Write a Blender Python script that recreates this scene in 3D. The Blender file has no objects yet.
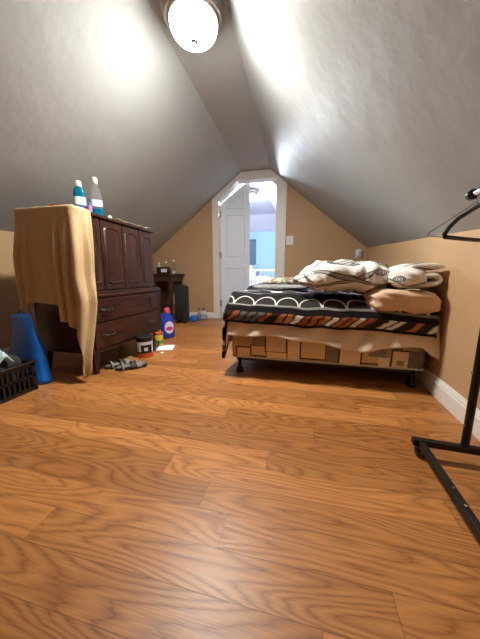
import bpy, bmesh, math, random
from mathutils import Vector, Matrix, noise
random.seed(7)
PI = math.pi
S = bpy.context.scene
COL = S.collection
sin, cos = math.sin, math.cos

# ------------------------------------------------------------------ node helper
class N:
    """tiny arithmetic wrapper around shader node sockets"""
    def __init__(s, t, k): s.t = t; s.k = k
    def m(s, op, *a, clamp=False):
        n = s.t.nodes.new('ShaderNodeMath'); n.operation = op; n.use_clamp = clamp
        for i, v in enumerate((s,) + a):
            if isinstance(v, N): s.t.links.new(v.k, n.inputs[i])
            else: n.inputs[i].default_value = v
        return N(s.t, n.outputs[0])
    def __add__(s, o): return s.m('ADD', o)
    def __radd__(s, o): return s.m('ADD', o)
    def __sub__(s, o): return s.m('SUBTRACT', o)
    def __rsub__(s, o): return (s * -1.0) + o
    def __mul__(s, o): return s.m('MULTIPLY', o)
    def __rmul__(s, o): return s.m('MULTIPLY', o)
    def __truediv__(s, o): return s.m('DIVIDE', o)
    def floor(s): return s.m('FLOOR')
    def fract(s): return s.m('FRACT')
    def sin(s): return s.m('SINE')
    def abs(s): return s.m('ABSOLUTE')
    def sqrt(s): return s.m('SQRT')
    def mn(s, o): return s.m('MINIMUM', o)
    def mx(s, o): return s.m('MAXIMUM', o)
    def lt(s, o): return s.m('LESS_THAN', o)
    def gt(s, o): return s.m('GREATER_THAN', o)
    def clamp(s): return s.m('ADD', 0.0, clamp=True)

class Mat:
    def __init__(s, name, color=(.5, .5, .5), rough=.6, metal=0, spec=.5, **kw):
        s.mat = bpy.data.materials.new(name); s.mat.use_nodes = True
        s.t = s.mat.node_tree; s.b = s.t.nodes['Principled BSDF']
        s.b.inputs['Base Color'].default_value = (*color, 1)
        s.b.inputs['Roughness'].default_value = rough
        s.b.inputs['Metallic'].default_value = metal
        s.b.inputs['Specular IOR Level'].default_value = spec
        for k, v in kw.items(): s.b.inputs[k.replace('_', ' ')].default_value = v
    def pos(s):
        n = s.t.nodes.new('ShaderNodeTexCoord'); x = s.t.nodes.new('ShaderNodeSeparateXYZ')
        s.t.links.new(n.outputs['Object'], x.inputs[0]); return [N(s.t, x.outputs[i]) for i in range(3)]
    def uv(s):
        n = s.t.nodes.new('ShaderNodeTexCoord'); x = s.t.nodes.new('ShaderNodeSeparateXYZ')
        s.t.links.new(n.outputs['UV'], x.inputs[0]); return [N(s.t, x.outputs[i]) for i in range(2)]
    def vec(s, x, y, z):
        n = s.t.nodes.new('ShaderNodeCombineXYZ')
        for i, v in enumerate((x, y, z)):
            if isinstance(v, N): s.t.links.new(v.k, n.inputs[i])
            else: n.inputs[i].default_value = v
        return n.outputs[0]
    def noise(s, v, scale=1, detail=2, rough=.5, dist=0):
        n = s.t.nodes.new('ShaderNodeTexNoise'); n.inputs['Scale'].default_value = scale
        n.inputs['Detail'].default_value = detail; n.inputs['Roughness'].default_value = rough
        n.inputs['Distortion'].default_value = dist
        s.t.links.new(v, n.inputs['Vector']); return N(s.t, n.outputs['Fac'])
    def white(s, v):
        n = s.t.nodes.new('ShaderNodeTexWhiteNoise'); n.noise_dimensions = '3D'
        s.t.links.new(v, n.inputs['Vector']); return N(s.t, n.outputs['Value'])
    def mix(s, f, a, b):
        n = s.t.nodes.new('ShaderNodeMix'); n.data_type = 'RGBA'; n.clamp_factor = True
        if isinstance(f, N): s.t.links.new(f.k, n.inputs['Factor'])
        else: n.inputs['Factor'].default_value = f
        for k, v in (('A', a), ('B', b)):
            i = [q for q in n.inputs if q.name == k and q.type == 'RGBA'][0]
            if isinstance(v, tuple): i.default_value = (*v, 1)
            else: s.t.links.new(v, i)
        return [q for q in n.outputs if q.type == 'RGBA'][0]
    def color(s, k): s.t.links.new(k, s.b.inputs['Base Color'])
    def bump(s, h, dist=.002, strength=1):
        n = s.t.nodes.new('ShaderNodeBump'); n.inputs['Distance'].default_value = dist
        n.inputs['Strength'].default_value = strength
        s.t.links.new(h.k, n.inputs['Height']); s.t.links.new(n.outputs[0], s.b.inputs['Normal'])

M = {}
def flat(name, *a, **k): M[name] = Mat(name, *a, **k).mat; return M[name]

def mottled(name, c1, c2, scale, rough=.6, bump=0, bscale=None, **k):
    m = Mat(name, c1, rough, **k); x, y, z = m.pos(); v = m.vec(x, y, z)
    f = m.noise(v, scale, 3); m.color(m.mix((f - .5) * 2.2 + .5, c1, c2))
    if bump: m.bump(m.noise(v, bscale or scale * 4, 3), bump)
    M[name] = m.mat

# oak laminate floor: narrow staves running along X
m = Mat('oak_laminate', rough=.3, spec=.36); x, y, z = m.pos()
W = .096; L = .90
r = ((y + 4.013) / W).floor(); off = m.white(m.vec(r, 3.3, 0))
xx = x + off * 5.1 + 20.0; c = (xx / L).floor(); ide = m.white(m.vec(r, c, 7.7)); id2 = m.white(m.vec(r, c, 1.1))
lo = m.noise(m.vec(x * 1.1 + ide * 31.0, y * 8.0 + id2 * 17.0, ide * 9.0), 1, 1.2, .45)
rings = ((lo * (34.0)).fract() - .5).abs() * 2.0
warp = m.noise(m.vec(x * 2.5, y * 26.0, ide * 40.0), 1, 3, .6)
rings = ((lo * 21.0 + warp * 2.2).fract() - .5).abs() * 2.0; rings = rings.sqrt()
fine = m.noise(m.vec(x * 10.0, y * 260.0, ide * 5.0), 1, 3, .7)
g = rings * .60 + fine * .75 - .22
base = m.mix(g, (.20, .062, .014), (.64, .285, .088))
tone = m.mix(ide, (.66, .61, .55), (1.0, .98, .95))
mu = m.t.nodes.new('ShaderNodeMix'); mu.data_type = 'RGBA'; mu.blend_type = 'MULTIPLY'; mu.inputs['Factor'].default_value = 1
ci = [q for q in mu.inputs if q.type == 'RGBA']; m.t.links.new(base, ci[0]); m.t.links.new(tone, ci[1])
mo = [q for q in mu.outputs if q.type == 'RGBA'][0]
ey = (((y + 4.013) / W).fract() - .5).abs() * -W + W / 2
ex = ((xx / L).fract() - .5).abs() * -L + L / 2
seam = ey.mn(ex).lt(.0011)
m.color(m.mix(seam * .55, mo, (.09, .04, .018)))
rr = fine * .12 + .31; m.t.links.new(rr.k, m.b.inputs['Roughness'])
m.bump(rings * .4 + fine * .6 - seam * .8, .0006)
M['floor'] = m.mat

def plaster(name, col, rough):
    m = Mat(name, col, rough, spec=.35); x, y, z = m.pos()
    v = m.vec(x, y, z); a = m.noise(v, 3.0, 4, .55); b = m.noise(v, 45.0, 3, .6)
    m.color(m.mix(a, tuple(q * .93 for q in col), tuple(min(1, q * 1.05) for q in col)))
    m.bump(a * 1.0 + b * .012, .02, .55); M[name] = m.mat
plaster('ceiling_paint', (.43, .45, .445), .55)
plaster('tan_paint', (.53, .34, .18), .55)
plaster('blue_paint', (.42, .66, .92), .6)
plaster('far_white_paint', (.80, .80, .88), .5)
flat('trim_white', (.78, .75, .70), .4)
flat('door_white', (.74, .80, .90), .42)

def wood(name, c1, c2, rough=.35, ax=2):
    m = Mat(name, c1, rough); p = list(m.pos()); q = [p[i] * (3.0 if i == ax else 30.0) for i in range(3)]
    f = m.noise(m.vec(*q), 1, 4, .6, .4); m.color(m.mix((f - .5) * 2.5 + .5, c1, c2)); M[name] = m.mat
wood('dark_wood', (.014, .005, .003), (.070, .024, .015), .32)
wood('dark_wood_long', (.015, .005, .003), (.075, .025, .015), .34, ax=1)
wood('desk_wood', (.025, .010, .007), (.07, .03, .02), .4, ax=0)
mottled('black_metal', (.006, .006, .006), (.010, .009, .009), 20, .4, spec=.3)
flat('black_plastic', (.010, .010, .011), .35)
flat('rubber', (.012, .012, .012), .7)
flat('chrome', (.75, .74, .72), .15, 1)
flat('nickel', (.42, .39, .35), .28, 1)
flat('pewter', (.16, .13, .10), .4, 1)
flat('white_plastic', (.80, .80, .80), .35)
flat('cream_plastic', (.78, .72, .62), .4)

# terry towel
m = Mat('tan_towel', rough=.95, spec=.1); x, y, z = m.pos(); v = m.vec(x, y, z)
a = m.noise(v, 140, 2); b = m.noise(v, 9, 3)
m.color(m.mix(a * .7 + b * .3, (.42, .28, .14), (.72, .53, .31))); m.bump(a, .004); M['towel'] = m.mat

# patchwork ticking of the box spring (u metres along width, v 0..1 height)
m = Mat('patchwork_ticking', rough=.85, spec=.1); u, v = m.uv()
col = m.mix(m.noise(m.vec(u * 60.0, v * 60.0, 0), 1, 2), (.50, .36, .20), (.42, .30, .16))
def rect(col, x0, x1, y0, y1, c, outline=False):
    d = ((u - (x0 + x1) / 2).abs() - (x1 - x0) / 2).mx(((v - (y0 + y1) / 2).abs() - (y1 - y0) / 2) * .17)
    col = m.mix(d.lt(0), col, c)
    if outline: col = m.mix(d.abs().lt(.0045), col, (.07, .035, .02))
    return col
T1, T2, T3, G1, G2 = (.66, .50, .28), (.74, .58, .36), (.82, .68, .46), (.27, .22, .18), (.17, .15, .13)
for a in [(-.44, -.40, 0, 1, T1, 0), (-.40, -.27, 0, .45, T2, 1), (-.30, -.19, .1, .55, T1, 1), (-.29, -.20, .52, .98, G1, 0), (-.20, -.06, .30, 1, T2, 1),
          (-.19, -.06, -.1, .3, T3, 0), (-.05, .03, .0, .85, T3, 0), (.03, .19, .12, .82, T2, 1), (.19, .27, 0, .7, G1, 0), (.27, .40, -.1, .8, T3, 1),
          (.40, .52, .10, .75, T1, 1), (.44, .54, .4, 1, G1, 0), (.52, .62, .75, .95, T2, 1), (.50, .56, -.1, .38, T3, 0), (.57, .67, .0, .68, T2, 1), (.66, .80, .05, .70, G2, 0), (.60, .64, .1, .3, G1, 0)]:
    col = rect(col, *a)
m.color(col); M['ticking'] = m.mat

# comforter: u metres across, v metres back from the foot hem
m = Mat('patterned_comforter', rough=.9, spec=.12); u, v = m.uv()
K = (.012, .011, .012)
col = m.mix(.5, K, K)
t = (u - v * 1.1 + m.noise(m.vec(u * 9.0, v * 24.0, 1), 1, 1) * .06) / .050; cell = t.floor(); w = m.white(m.vec(cell, 4.2, 0)); w2 = (t.fract() - .5).abs()
st = m.mix(w.gt(.30), (.30, .085, .03), (.72, .66, .58)); st = m.mix(w.gt(.48), st, (.035, .022, .018)); st = m.mix(w.gt(.72), st, (.13, .11, .10)); st = m.mix(w.gt(.84), st, (.40, .14, .06)); st = m.mix(w2.gt(.33) * .75, st, (.02, .015, .014))
band = v.gt(.016) * v.lt(.070) * w2.lt(.47)
col = m.mix(band, col, st)
P = .140; VA = .106; fu = ((u / P).fract() - .5) * P; dv = v - VA
R = (fu * fu + dv * dv * .75).sqrt()
arc = (R - .066).abs().lt(.0042) * v.gt(VA)
line = (v - VA + .004).abs().lt(.005)
col = m.mix(v.gt(VA) * R.lt(.060), col, (.022, .018, .019))
col = m.mix(arc.mx(line * .35), col, (.56, .53, .49))
# woven field of greys beyond the scallops
cu = (u * 11.0 + v * 3.2).floor(); cv = (v * 16.0).floor(); w3 = m.white(m.vec(cu, cv, 2))
fld = m.mix(w3.gt(.45), K, (.07, .055, .06)); fld = m.mix(w3.gt(.70), fld, (.20, .18, .24)); fld = m.mix(w3.gt(.88), fld, (.50, .47, .52))
col = m.mix(v.gt(.24), col, fld)
m.color(col); m.bump(m.noise(m.vec(u * 30.0, v * 30.0, 0), 1, 3), .004); M['comforter'] = m.mat

mottled('beige_sheet', (.70, .54, .38), (.80, .66, .50), 5, .85, .004, 14)
mottled('peach_sheet', (.60, .39, .24), (.70, .50, .34), 6, .85, .006, 16)

# white duvet with grey scroll outlines
def scroll(name, circles, waves, grey=(.10, .10, .105), fill=(.34, .31, .28)):
    m = Mat(name, rough=.85, spec=.15); u, v = m.uv()
    nx = m.noise(m.vec(u * 6.0, v * 6.0, 3), 1, 1)
    col = m.mix(.5, (.78, .75, .70), (.78, .75, .70))
    for (a, f, ph, c0, wd, sl) in waves:
        d = (v - c0 - ((u * f + ph).sin() * a) - u * sl).abs()
        col = m.mix(d.lt(wd), col, fill)
        col = m.mix((d - wd).abs().lt(.0040), col, grey)
    for (cx, cy, rr) in circles:
        d = ((u - cx) * (u - cx) + (v - cy) * (v - cy)).sqrt()
        col = m.mix(d.lt(rr), col, (.78, .75, .70))
        col = m.mix((d - rr).abs().lt(.0045), col, grey); col = m.mix((d - rr * .72).abs().lt(.0035), col, grey)
        col = m.mix((d - rr * .36).abs().lt(.004), col, grey)
    m.color(col); m.bump(m.noise(m.vec(u * 22.0 + v * 9.0, v * 10.0, 0), 1, 3, .5, .8), .02, .9); M[name] = m.mat
scroll('duvet_scroll', [(.17, .29, .040), (.42, .28, .036), (.53, .16, .03), (.30, .36, .03)], [(.075, 13, 2.2, .20, .013, .05), (.075, 13, 5.34, .20, .013, .05), (.035, 19, 1.0, .40, .006, .0)])
scroll('duvet_fold', [(.09, .24, .032), (.24, .16, .03)], [(.05, 19, 1.2, .17, .010, .1), (.05, 16, 4.2, .16, .008, -.1)])
m = Mat('floral_cloth', rough=.9); x, y, z = m.pos(); v = m.vec(x, y, z)
f = m.noise(v, 22, 2); col = m.mix(f.gt(.52), (.62, .56, .42), (.20, .24, .15)); f2 = m.noise(v, 31, 1); col = m.mix(f2.gt(.62), col, (.42, .16, .10)); m.color(col); M['floral'] = m.mat
mottled('lace_grey', (.10, .10, .11), (.42, .40, .38), 60, .9, .004)
mottled('blue_vinyl', (.004, .085, .40), (.008, .15, .62), 6, .38, .006, 12)
mottled('dark_fabric', (.010, .012, .014), (.035, .035, .038), 18, .9, .006, 30)
mottled('pale_cyan_cloth', (.42, .62, .66), (.66, .80, .80), 14, .7)
mottled('black_suitcase_fabric', (.004, .005, .006), (.010, .010, .012), 60, .7)
flat('paper', (.82, .82, .84), .7)
flat('cream_runner', (.66, .54, .36), .8)
flat('red_tray', (.55, .05, .035), .4)
flat('pink_plastic', (.75, .16, .42), .4)
flat('mouthwash', (.0, .14, .25), .12, Transmission_Weight=.25, IOR=1.33)
flat('mouthwash_label', (.55, .66, .78), .4)
flat('blue_label_band', (.03, .08, .35), .4)
flat('clear_plastic', (.95, .98, .98), .06, Transmission_Weight=.93, IOR=1.1)
flat('purple_blue_plastic', (.025, .055, .42), .25)
flat('coral_cap', (.75, .10, .14), .35)
flat('label_pink_white', (.75, .70, .80), .4)
flat('magenta', (.55, .05, .22), .4)
flat('yellow_green', (.55, .45, .05), .4)
flat('green_band', (.10, .25, .06), .4)
flat('orange_red', (.50, .09, .02), .4)
flat('label_grey_white', (.62, .62, .62), .5)
flat('sandal_grey', (.18, .16, .14), .7)
flat('sandal_dark', (.03, .024, .02), .7)
flat('frosted', (.9, .9, .88), .4)
flat('slate_blue', (.09, .16, .26), .5)
flat('lilac', (.36, .34, .52), .6)
flat('yellow', (.8, .6, .15), .5)
def emit(name, col, lo, hi, z0, z1):
    # frosted glass round a bulb: hottest at the bottom of the bowl
    m = Mat(name, col, .3); x, y, z = m.pos(); k = ((z - z0) / (z1 - z0)).clamp()
    st = k * k * k * (hi - lo) + lo; m.b.inputs['Emission Color'].default_value = (*col, 1)
    m.t.links.new(st.k, m.b.inputs['Emission Strength']); M[name] = m.mat
emit('lit_glass', (1, .965, .90), 7, 640, -.10, -.18)
emit('lit_glass_far', (.80, .89, 1), 480, 560, -.10, -.16)

# ------------------------------------------------------------------ mesh helper
def origin(o):
    v = Vector((0, 0, 0))
    while o: v += o.location; o = o.parent
    return v

class MB:
    def __init__(s): s.v = []; s.f = []; s.uv = {}; s.mi = []
    def add(s, vs, fs, uvs=None):
        b = len(s.v); s.v += [Vector(p) for p in vs]
        for f in fs: s.f.append([b + i for i in f])
        if uvs:
            for i, q in enumerate(uvs): s.uv[b + i] = q
        return s
    def box(s, x0, x1, y0, y1, z0, z1, xf=None):
        vs = [Vector((x, y, z)) for z in (z0, z1) for y in (y0, y1) for x in (x0, x1)]
        if xf: vs = [xf @ p for p in vs]
        return s.add(vs, [(0, 2, 3, 1), (4, 5, 7, 6), (0, 1, 5, 4), (2, 6, 7, 3), (0, 4, 6, 2), (1, 3, 7, 5)])
    def loft(s, rings, cap=True, closed=True):
        n = len(rings[0]); vs = [p for r in rings for p in r]; fs = []
        for i in range(len(rings) - 1):
            for j in range(n if closed else n - 1):
                k = (j + 1) % n; fs.append((i * n + j, i * n + k, (i + 1) * n + k, (i + 1) * n + j))
        if cap: fs.append(tuple(range(n))[::-1]); fs.append(tuple((len(rings) - 1) * n + j for j in range(n)))
        return s.add(vs, fs)
    def lathe(s, cx, cy, prof, n=28, sx=1, sy=1, rot=0, xf=None):
        rings = []
        for r, z in prof:
            ring = []
            for j in range(n):
                a = 2 * PI * j / n; px, py = r * sx * cos(a), r * sy * sin(a)
                p = Vector((cx + px * cos(rot) - py * sin(rot), cy + px * sin(rot) + py * cos(rot), z)); ring.append(xf @ p if xf else p)
            rings.append(ring)
        return s.loft(rings)
    def sq(s, cx, cy, prof, e=3.5, n=32, rot=0):
        """superellipse sections: prof = (hw, hd, z[, dx])"""
        rings = []
        for q in prof:
            hw, hd, z = q[:3]; dx = q[3] if len(q) > 3 else 0; ring = []
            for j in range(n):
                a = 2 * PI * j / n; ca, sa = cos(a), sin(a)
                px = hw * math.copysign(abs(ca) ** (2 / e), ca) + dx; py = hd * math.copysign(abs(sa) ** (2 / e), sa)
                ring.append(Vector((cx + px * cos(rot) - py * sin(rot), cy + px * sin(rot) + py * cos(rot), z)))
            rings.append(ring)
        return s.loft(rings)
    def tube(s, pts, r, n=10, r2=None):
        pts = [Vector(p) for p in pts]; rings = []; up = None
        for i, p in enumerate(pts):
            d = (pts[min(i + 1, len(pts) - 1)] - pts[max(i - 1, 0)]).normalized()
            if up is None: up = d.orthogonal().normalized()
            up = (up - d * up.dot(d)).normalized(); b = d.cross(up)
            q = r if r2 is None else r + (r2 - r) * i / (len(pts) - 1)
            rings.append([p + (up * cos(2 * PI * j / n) + b * sin(2 * PI * j / n)) * q for j in range(n)])
        return s.loft(rings)
    def prism(s, poly, axis, a0, a1):
        """poly in the two other axes, extruded along axis 0/1/2"""
        def P(q, a):
            l = list(q); l.insert(axis, a); return Vector(l)
        n = len(poly); vs = [P(q, a0) for q in poly] + [P(q, a1) for q in poly]
        fs = [tuple(range(n)), tuple(range(2 * n - 1, n - 1, -1))] + [(i, i + n, (i + 1) % n + n, (i + 1) % n) for i in range(n)]
        return s.add(vs, fs)
    def grid(s, fn, nu, nv, uvf=None, flip=False):
        vs = []; uv = []
        for i in range(nu + 1):
            for j in range(nv + 1):
                vs.append(fn(i / nu, j / nv)); uv.append(uvf(i / nu, j / nv) if uvf else (i / nu, j / nv))
        fs = []
        for i in range(nu):
            for j in range(nv):
                a = i * (nv + 1) + j; q = (a, a + nv + 1, a + nv + 2, a + 1); fs.append(q[::-1] if flip else q)
        return s.add(vs, fs, uv)
    def build(s, name, mat, parent=None, smooth=False, bevel=0, solid=0, subs=0, loc=None, recalc=True):
        me = bpy.data.meshes.new(name); o = bpy.data.objects.new(name, me)
        org = origin(parent) if parent else Vector(loc or (0, 0, 0))
        me.from_pydata([p - org for p in s.v], [], s.f)
        if s.uv:
            ul = me.uv_layers.new(name='UVMap')
            for l in me.loops:
                if l.vertex_index in s.uv: ul.data[l.index].uv = s.uv[l.vertex_index]
        me.materials.append(M[mat])
        if recalc:
            bm = bmesh.new(); bm.from_mesh(me); bmesh.ops.recalc_face_normals(bm, faces=bm.faces); bm.to_mesh(me); bm.free()
        if smooth:
            me.polygons.foreach_set('use_smooth', [True] * len(me.polygons))
            if smooth != 'all': me.set_sharp_from_angle(angle=math.radians(40))
        COL.objects.link(o)
        if parent: o.parent = parent
        else: o.location = org
        if solid: d = o.modifiers.new('solid', 'SOLIDIFY'); d.thickness = solid; d.offset = 0
        if bevel: d = o.modifiers.new('bevel', 'BEVEL'); d.width = bevel; d.segments = 2; d.limit_method = 'ANGLE'
        if subs: d = o.modifiers.new('sub', 'SUBSURF'); d.levels = subs; d.render_levels = subs
        return o

def tag(o, label, cat, group=None):
    o['label'] = label; o['category'] = cat
    if group: o['group'] = group
    return o
def thing(name, label, cat, loc, group=None):
    o = bpy.data.objects.new(name, None); COL.objects.link(o); o.location = loc; o.empty_display_size = .1
    return tag(o, label, cat, group)
def struct(o): o['kind'] = 'structure'; return o
def nz(x, y=0, z=0, s=1): return noise.noise(Vector((x * s, y * s, z * s)))
def smooth01(t): t = max(0, min(1, t)); return t * t * (3 - 2 * t)

# ------------------------------------------------------------------ room
YE = 3.85; YB = -3.4; XL = -2.35; CZ = 2.172; CL = -.87; CR = -.445
def xw(y): return .727 + .045 * y                      # right knee wall
def ztop(y): return .787 + .0709 * y
slopeL = lambda x: CZ - .762 * (CL - x)
YF = 7.2
struct(MB().box(-3.2, 1.6, YB - .1, YF + .1, -.06, 0).build('floor', 'floor'))
struct(MB().prism([(XL, -.0), (XL, 1.055), (XL - .1, 1.055), (XL - .1, 0)], 1, YB, YE + .1).build('wall_left', 'tan_paint'))
b = MB(); n = 24
ys = [YB + (YE + .1 - YB) * i / n for i in range(n + 1)]
b.loft([[(xw(y), y, 0), (xw(y) + .1, y, 0), (xw(y) + .1, y, ztop(y) + .01), (xw(y), y, ztop(y) + .01)] for y in ys])
struct(b.build('wall_right', 'tan_paint', smooth=True))
struct(MB().box(XL - .1, 1.0, YB - .1, YB, 0, 2.3).build('wall_back', 'tan_paint'))
# ceiling: flat strip, two slopes
struct(MB().box(CL, CR, YB, YE + .12, CZ, CZ + .06).build('ceiling', 'ceiling_paint'))
struct(MB().loft([[(CL, y, CZ), (XL, y, slopeL(XL)), (XL, y, slopeL(XL) + .06), (CL, y, CZ + .06)] for y in (YB, YE + .12)]).build('ceiling_left', 'ceiling_paint'))
def rs(t, y, o):
    x = CR + (xw(y) + .004 - CR) * t; z = CZ + (ztop(y) - CZ) * t
    z += -.012 * sin(PI * t)
    return (x + o * .6, y, z + o)
b = MB()
b.loft([[rs(k / 12, y, 0) for k in range(13)] + [rs(k / 12, y, .06) for k in range(12, -1, -1)] for y in ys])
struct(b.build('ceiling_right', 'ceiling_paint', smooth=True))
# end wall with the clipped doorway
def sR(x): return CZ + (x - CR) * (ztop(YE) - CZ) / (xw(YE) - CR)
OL, OR_, OT, OD = -1.235, -.335, 2.068, (-.935, 2.068)
OLZ = 1.80
b = MB()
b.prism([(XL, 0), (OL, 0), (OL, 1.95), (XL, 1.11)], 1, YE, YE + .12)
b.prism([(OR_, 0), (.92, 0), (.92, 1.12), (OR_, 2.13)], 1, YE, YE + .12)
b.prism([(OL, OLZ), (OD[0], OT), (OR_, OT), (OR_, 2.25), (OL, 2.25)], 1, YE, YE + .12)
struct(b.build('wall_end', 'tan_paint'))
# casing
e = .006
def cas(poly, nme, y0=YE - .022, y1=YE + .001, mt='trim_white'): return struct(MB().prism(poly, 1, y0, y1).build(nme, mt, bevel=.004))
oz = lambda x: slopeL(x) - e
cas([(-1.322, 0), (OL, 0), (OL, OLZ), (-1.322, oz(-1.322) )], 'trim_1')
cas([(-1.322, oz(-1.322)), (OL, OLZ), (OD[0], OT), (OD[0]-.0, oz(OD[0]))], 'trim_2')
cas([(OD[0], OT), (OR_, OT), (OR_, sR(OR_) - e), (-.43, sR(-.43) - e), (-.445, CZ - e), (CL, CZ - e), (OD[0], oz(OD[0]))], 'trim_3')
cas([(OR_, 0), (-.205, 0), (-.205, sR(-.205) - e), (OR_, sR(OR_) - e)], 'trim_4')
# jamb lining (reveal)
b = MB(); b.prism([(OL, 0), (OL + .018, 0), (OL + .018, OLZ - .012), (OL, OLZ)], 1, YE - .018, YE + .13)
b.prism([(OL, OLZ), (OL + .018, OLZ - .012), (OD[0] + .006, OT - .016), (OD[0], OT)], 1, YE - .018, YE + .13)
b.prism([(OD[0], OT), (OD[0] + .006, OT - .016), (OR_, OT - .016), (OR_, OT)], 1, YE - .018, YE + .13)
b.box(OR_ - .018, OR_, YE - .018, YE + .13, 0, OT - .016)
struct(b.build('trim_5', 'trim_white'))
# baseboards
def bprof(h): return [(0, 0), (.014, 0), (.014, h * .72), (.011, h * .75), (.011, h * .84), (.007, h * .9), (.004, h), (0, h)]
b = MB(); yy = [YB + .02, .5, 1.2, 2, 3, YE]
b.loft([[(xw(y) - p, y, q) for p, q in bprof(.112)] for y in yy])
struct(b.build('baseboard_right', 'trim_white'))
b = MB(); b.loft([[(x, YE - p, q) for p, q in bprof(.09)] for x in (XL, -1.322)]); b.loft([[(x, YE - p, q) for p, q in bprof(.09)] for x in (-.205, xw(YE) - .014)])
struct(b.build('baseboard_end', 'trim_white'))
b = MB(); b.loft([[(XL + p, y, q) for p, q in bprof(.09)] for y in (YB + .02, YE)]); struct(b.build('baseboard_left', 'trim_white'))

# ------------------------------------------------------------------ room beyond the doorway
FC = 2.2
struct(MB().box(-2.9, -2.8, YE + .12, YF, 0, 2.0).build('wall_far_left', 'blue_paint'))
struct(MB().box(.5, .6, YE + .12, YF, 0, 1.3).build('wall_far_right', 'blue_paint'))
struct(MB().box(-2.9, .6, YF - .2, YF - .1, 0, 1.86).build('wall_far_end', 'blue_paint'))
struct(MB().prism([(YE + .12, FC), (6.6, FC), (YF - .1, 1.84), (YF - .1, 1.9), (6.6, FC + .06), (YE + .12, FC + .06)], 0, -1.5, -.61).build('ceiling_far', 'far_white_paint'))
struct(MB().prism([(-.61, FC), (.55, 1.2), (.6, 1.25), (-.6, FC + .06)], 1, YE + .12, YF - .1).build('ceiling_far_right', 'far_white_paint'))
struct(MB().prism([(-1.5, FC), (-2.85, 1.2), (-2.9, 1.25), (-1.5, FC + .06)], 1, YE + .12, YF - .1).build('ceiling_far_left', 'far_white_paint'))
struct(MB().prism([(-2.9, 1.0), (OL - .01, 1.0), (OL - .01, 2.25), (-2.9, 2.25)], 1, YE + .121, YE + .135).build('wall_far_partition', 'far_white_paint'))

# window on the far wall
w = struct(MB().box(-1.62, -1.20, YF - .235, YF - .2, 1.05, 1.62).build('window_1', 'slate_blue', bevel=.004))
b = MB(); b.box(-1.66, -1.62, YF - .25, YF - .2, 1.01, 1.66); b.box(-1.20, -1.16, YF - .25, YF - .2, 1.01, 1.66)
b.box(-1.66, -1.16, YF - .25, YF - .2, 1.62, 1.66); b.box(-1.66, -1.16, YF - .26, YF - .2, 1.0, 1.04); b.box(-1.62, -1.2, YF - .245, YF - .2, 1.32, 1.345)
b.build('window_frame', 'slate_blue', w)

def dome_light(name, label, cx, cy, zc, R, glass, k=1.0):
    t = thing(name, label, 'ceiling light', (cx, cy, zc))
    MB().lathe(cx, cy, [(R * .86, zc - .001), (R * .97, zc - .012), (R, zc - .03), (R * .99, zc - .042), (R * .93, zc - .046), (R * .93, zc - .056), (R * .955, zc - .062), (R * .95, zc - .074),
                       (R * .88, zc - .080), (R * .88, zc - .088), (R * .84, zc - .096), (R * .77, zc - .098)], 56).build('pan', 'nickel', t, smooth=True)
    g = R * .765; pr = []
    for i in range(13):
        a = i / 12 * PI / 2; pr.append((g * cos(a) ** .8 + .0005 if i < 12 else .004, zc - .094 - .105 * k * sin(a)))
    MB().lathe(cx, cy, pr, 48).build('glass_shade', glass, t, smooth='all')
    zb = zc - .094 - .105 * k
    MB().lathe(cx, cy, [(.004, zb + .004), (.020, zb + .001), (.021, zb - .004), (.008, zb - .008), (.007, zb - .012), (.010, zb - .017), (.008, zb - .023), (.001, zb - .026)], 20).build('finial', 'pewter', t, smooth=True)
    return t
dome_light('ceiling_light', 'brushed nickel dome light on the flat strip of the ceiling', -.628, 1.565, CZ, .176, 'lit_glass', .85)
dome_light('ceiling_light', 'lit dome light on the ceiling of the room past the open door', -.93, 4.75, FC, .15, 'lit_glass_far', .7)

# door leaf, hinged on the left jamb and folded slightly back
A = math.radians(14); hx, hy = OL + .022, YE + .06
R2 = Matrix.Translation((hx, hy, 0)) @ Matrix.Rotation(A, 4, 'Z')
dt = MB()
def P3(poly, y0, y1, mb):
    n = len(poly); vs = [R2 @ Vector((p[0], y0, p[1])) for p in poly] + [R2 @ Vector((p[0], y1, p[1])) for p in poly]
    mb.add(vs, [tuple(range(n)), tuple(range(2 * n - 1, n - 1, -1))] + [(i, i + n, (i + 1) % n + n, (i + 1) % n) for i in range(n)])
DW = .455
outer = [(0, .012), (DW, .012), (DW, 2.065), (.38, 2.065), (0, 1.755)]
P3(outer, 0, .035, dt)
dr = struct(dt.build('door_1', 'door_white', bevel=.002))
def frame_ring(poly, w, y0, y1, mb):
    cx = sum(p[0] for p in poly) / len(poly); cz = sum(p[1] for p in poly) / len(poly)
    hx_ = max(p[0] for p in poly) - cx; hz_ = max(p[1] for p in poly) - cz
    inn = [(cx + (p[0] - cx) * (1 - w / hx_), cz + (p[1] - cz) * (1 - w / max(hz_, .05))) for p in poly]
    n = len(poly)
    vs = [R2 @ Vector((p[0], y1, p[1])) for p in poly] + [R2 @ Vector((p[0] * .5 + q[0] * .5, y0, p[1] * .5 + q[1] * .5)) for p, q in zip(poly, inn)] + [R2 @ Vector((q[0], y1, q[1])) for q in inn]
    fs = [(i, (i + 1) % n, (i + 1) % n + n, i + n) for i in range(n)] + [(i + n, (i + 1) % n + n, (i + 1) % n + 2 * n, i + 2 * n) for i in range(n)]
    mb.add(vs, fs)
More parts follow.
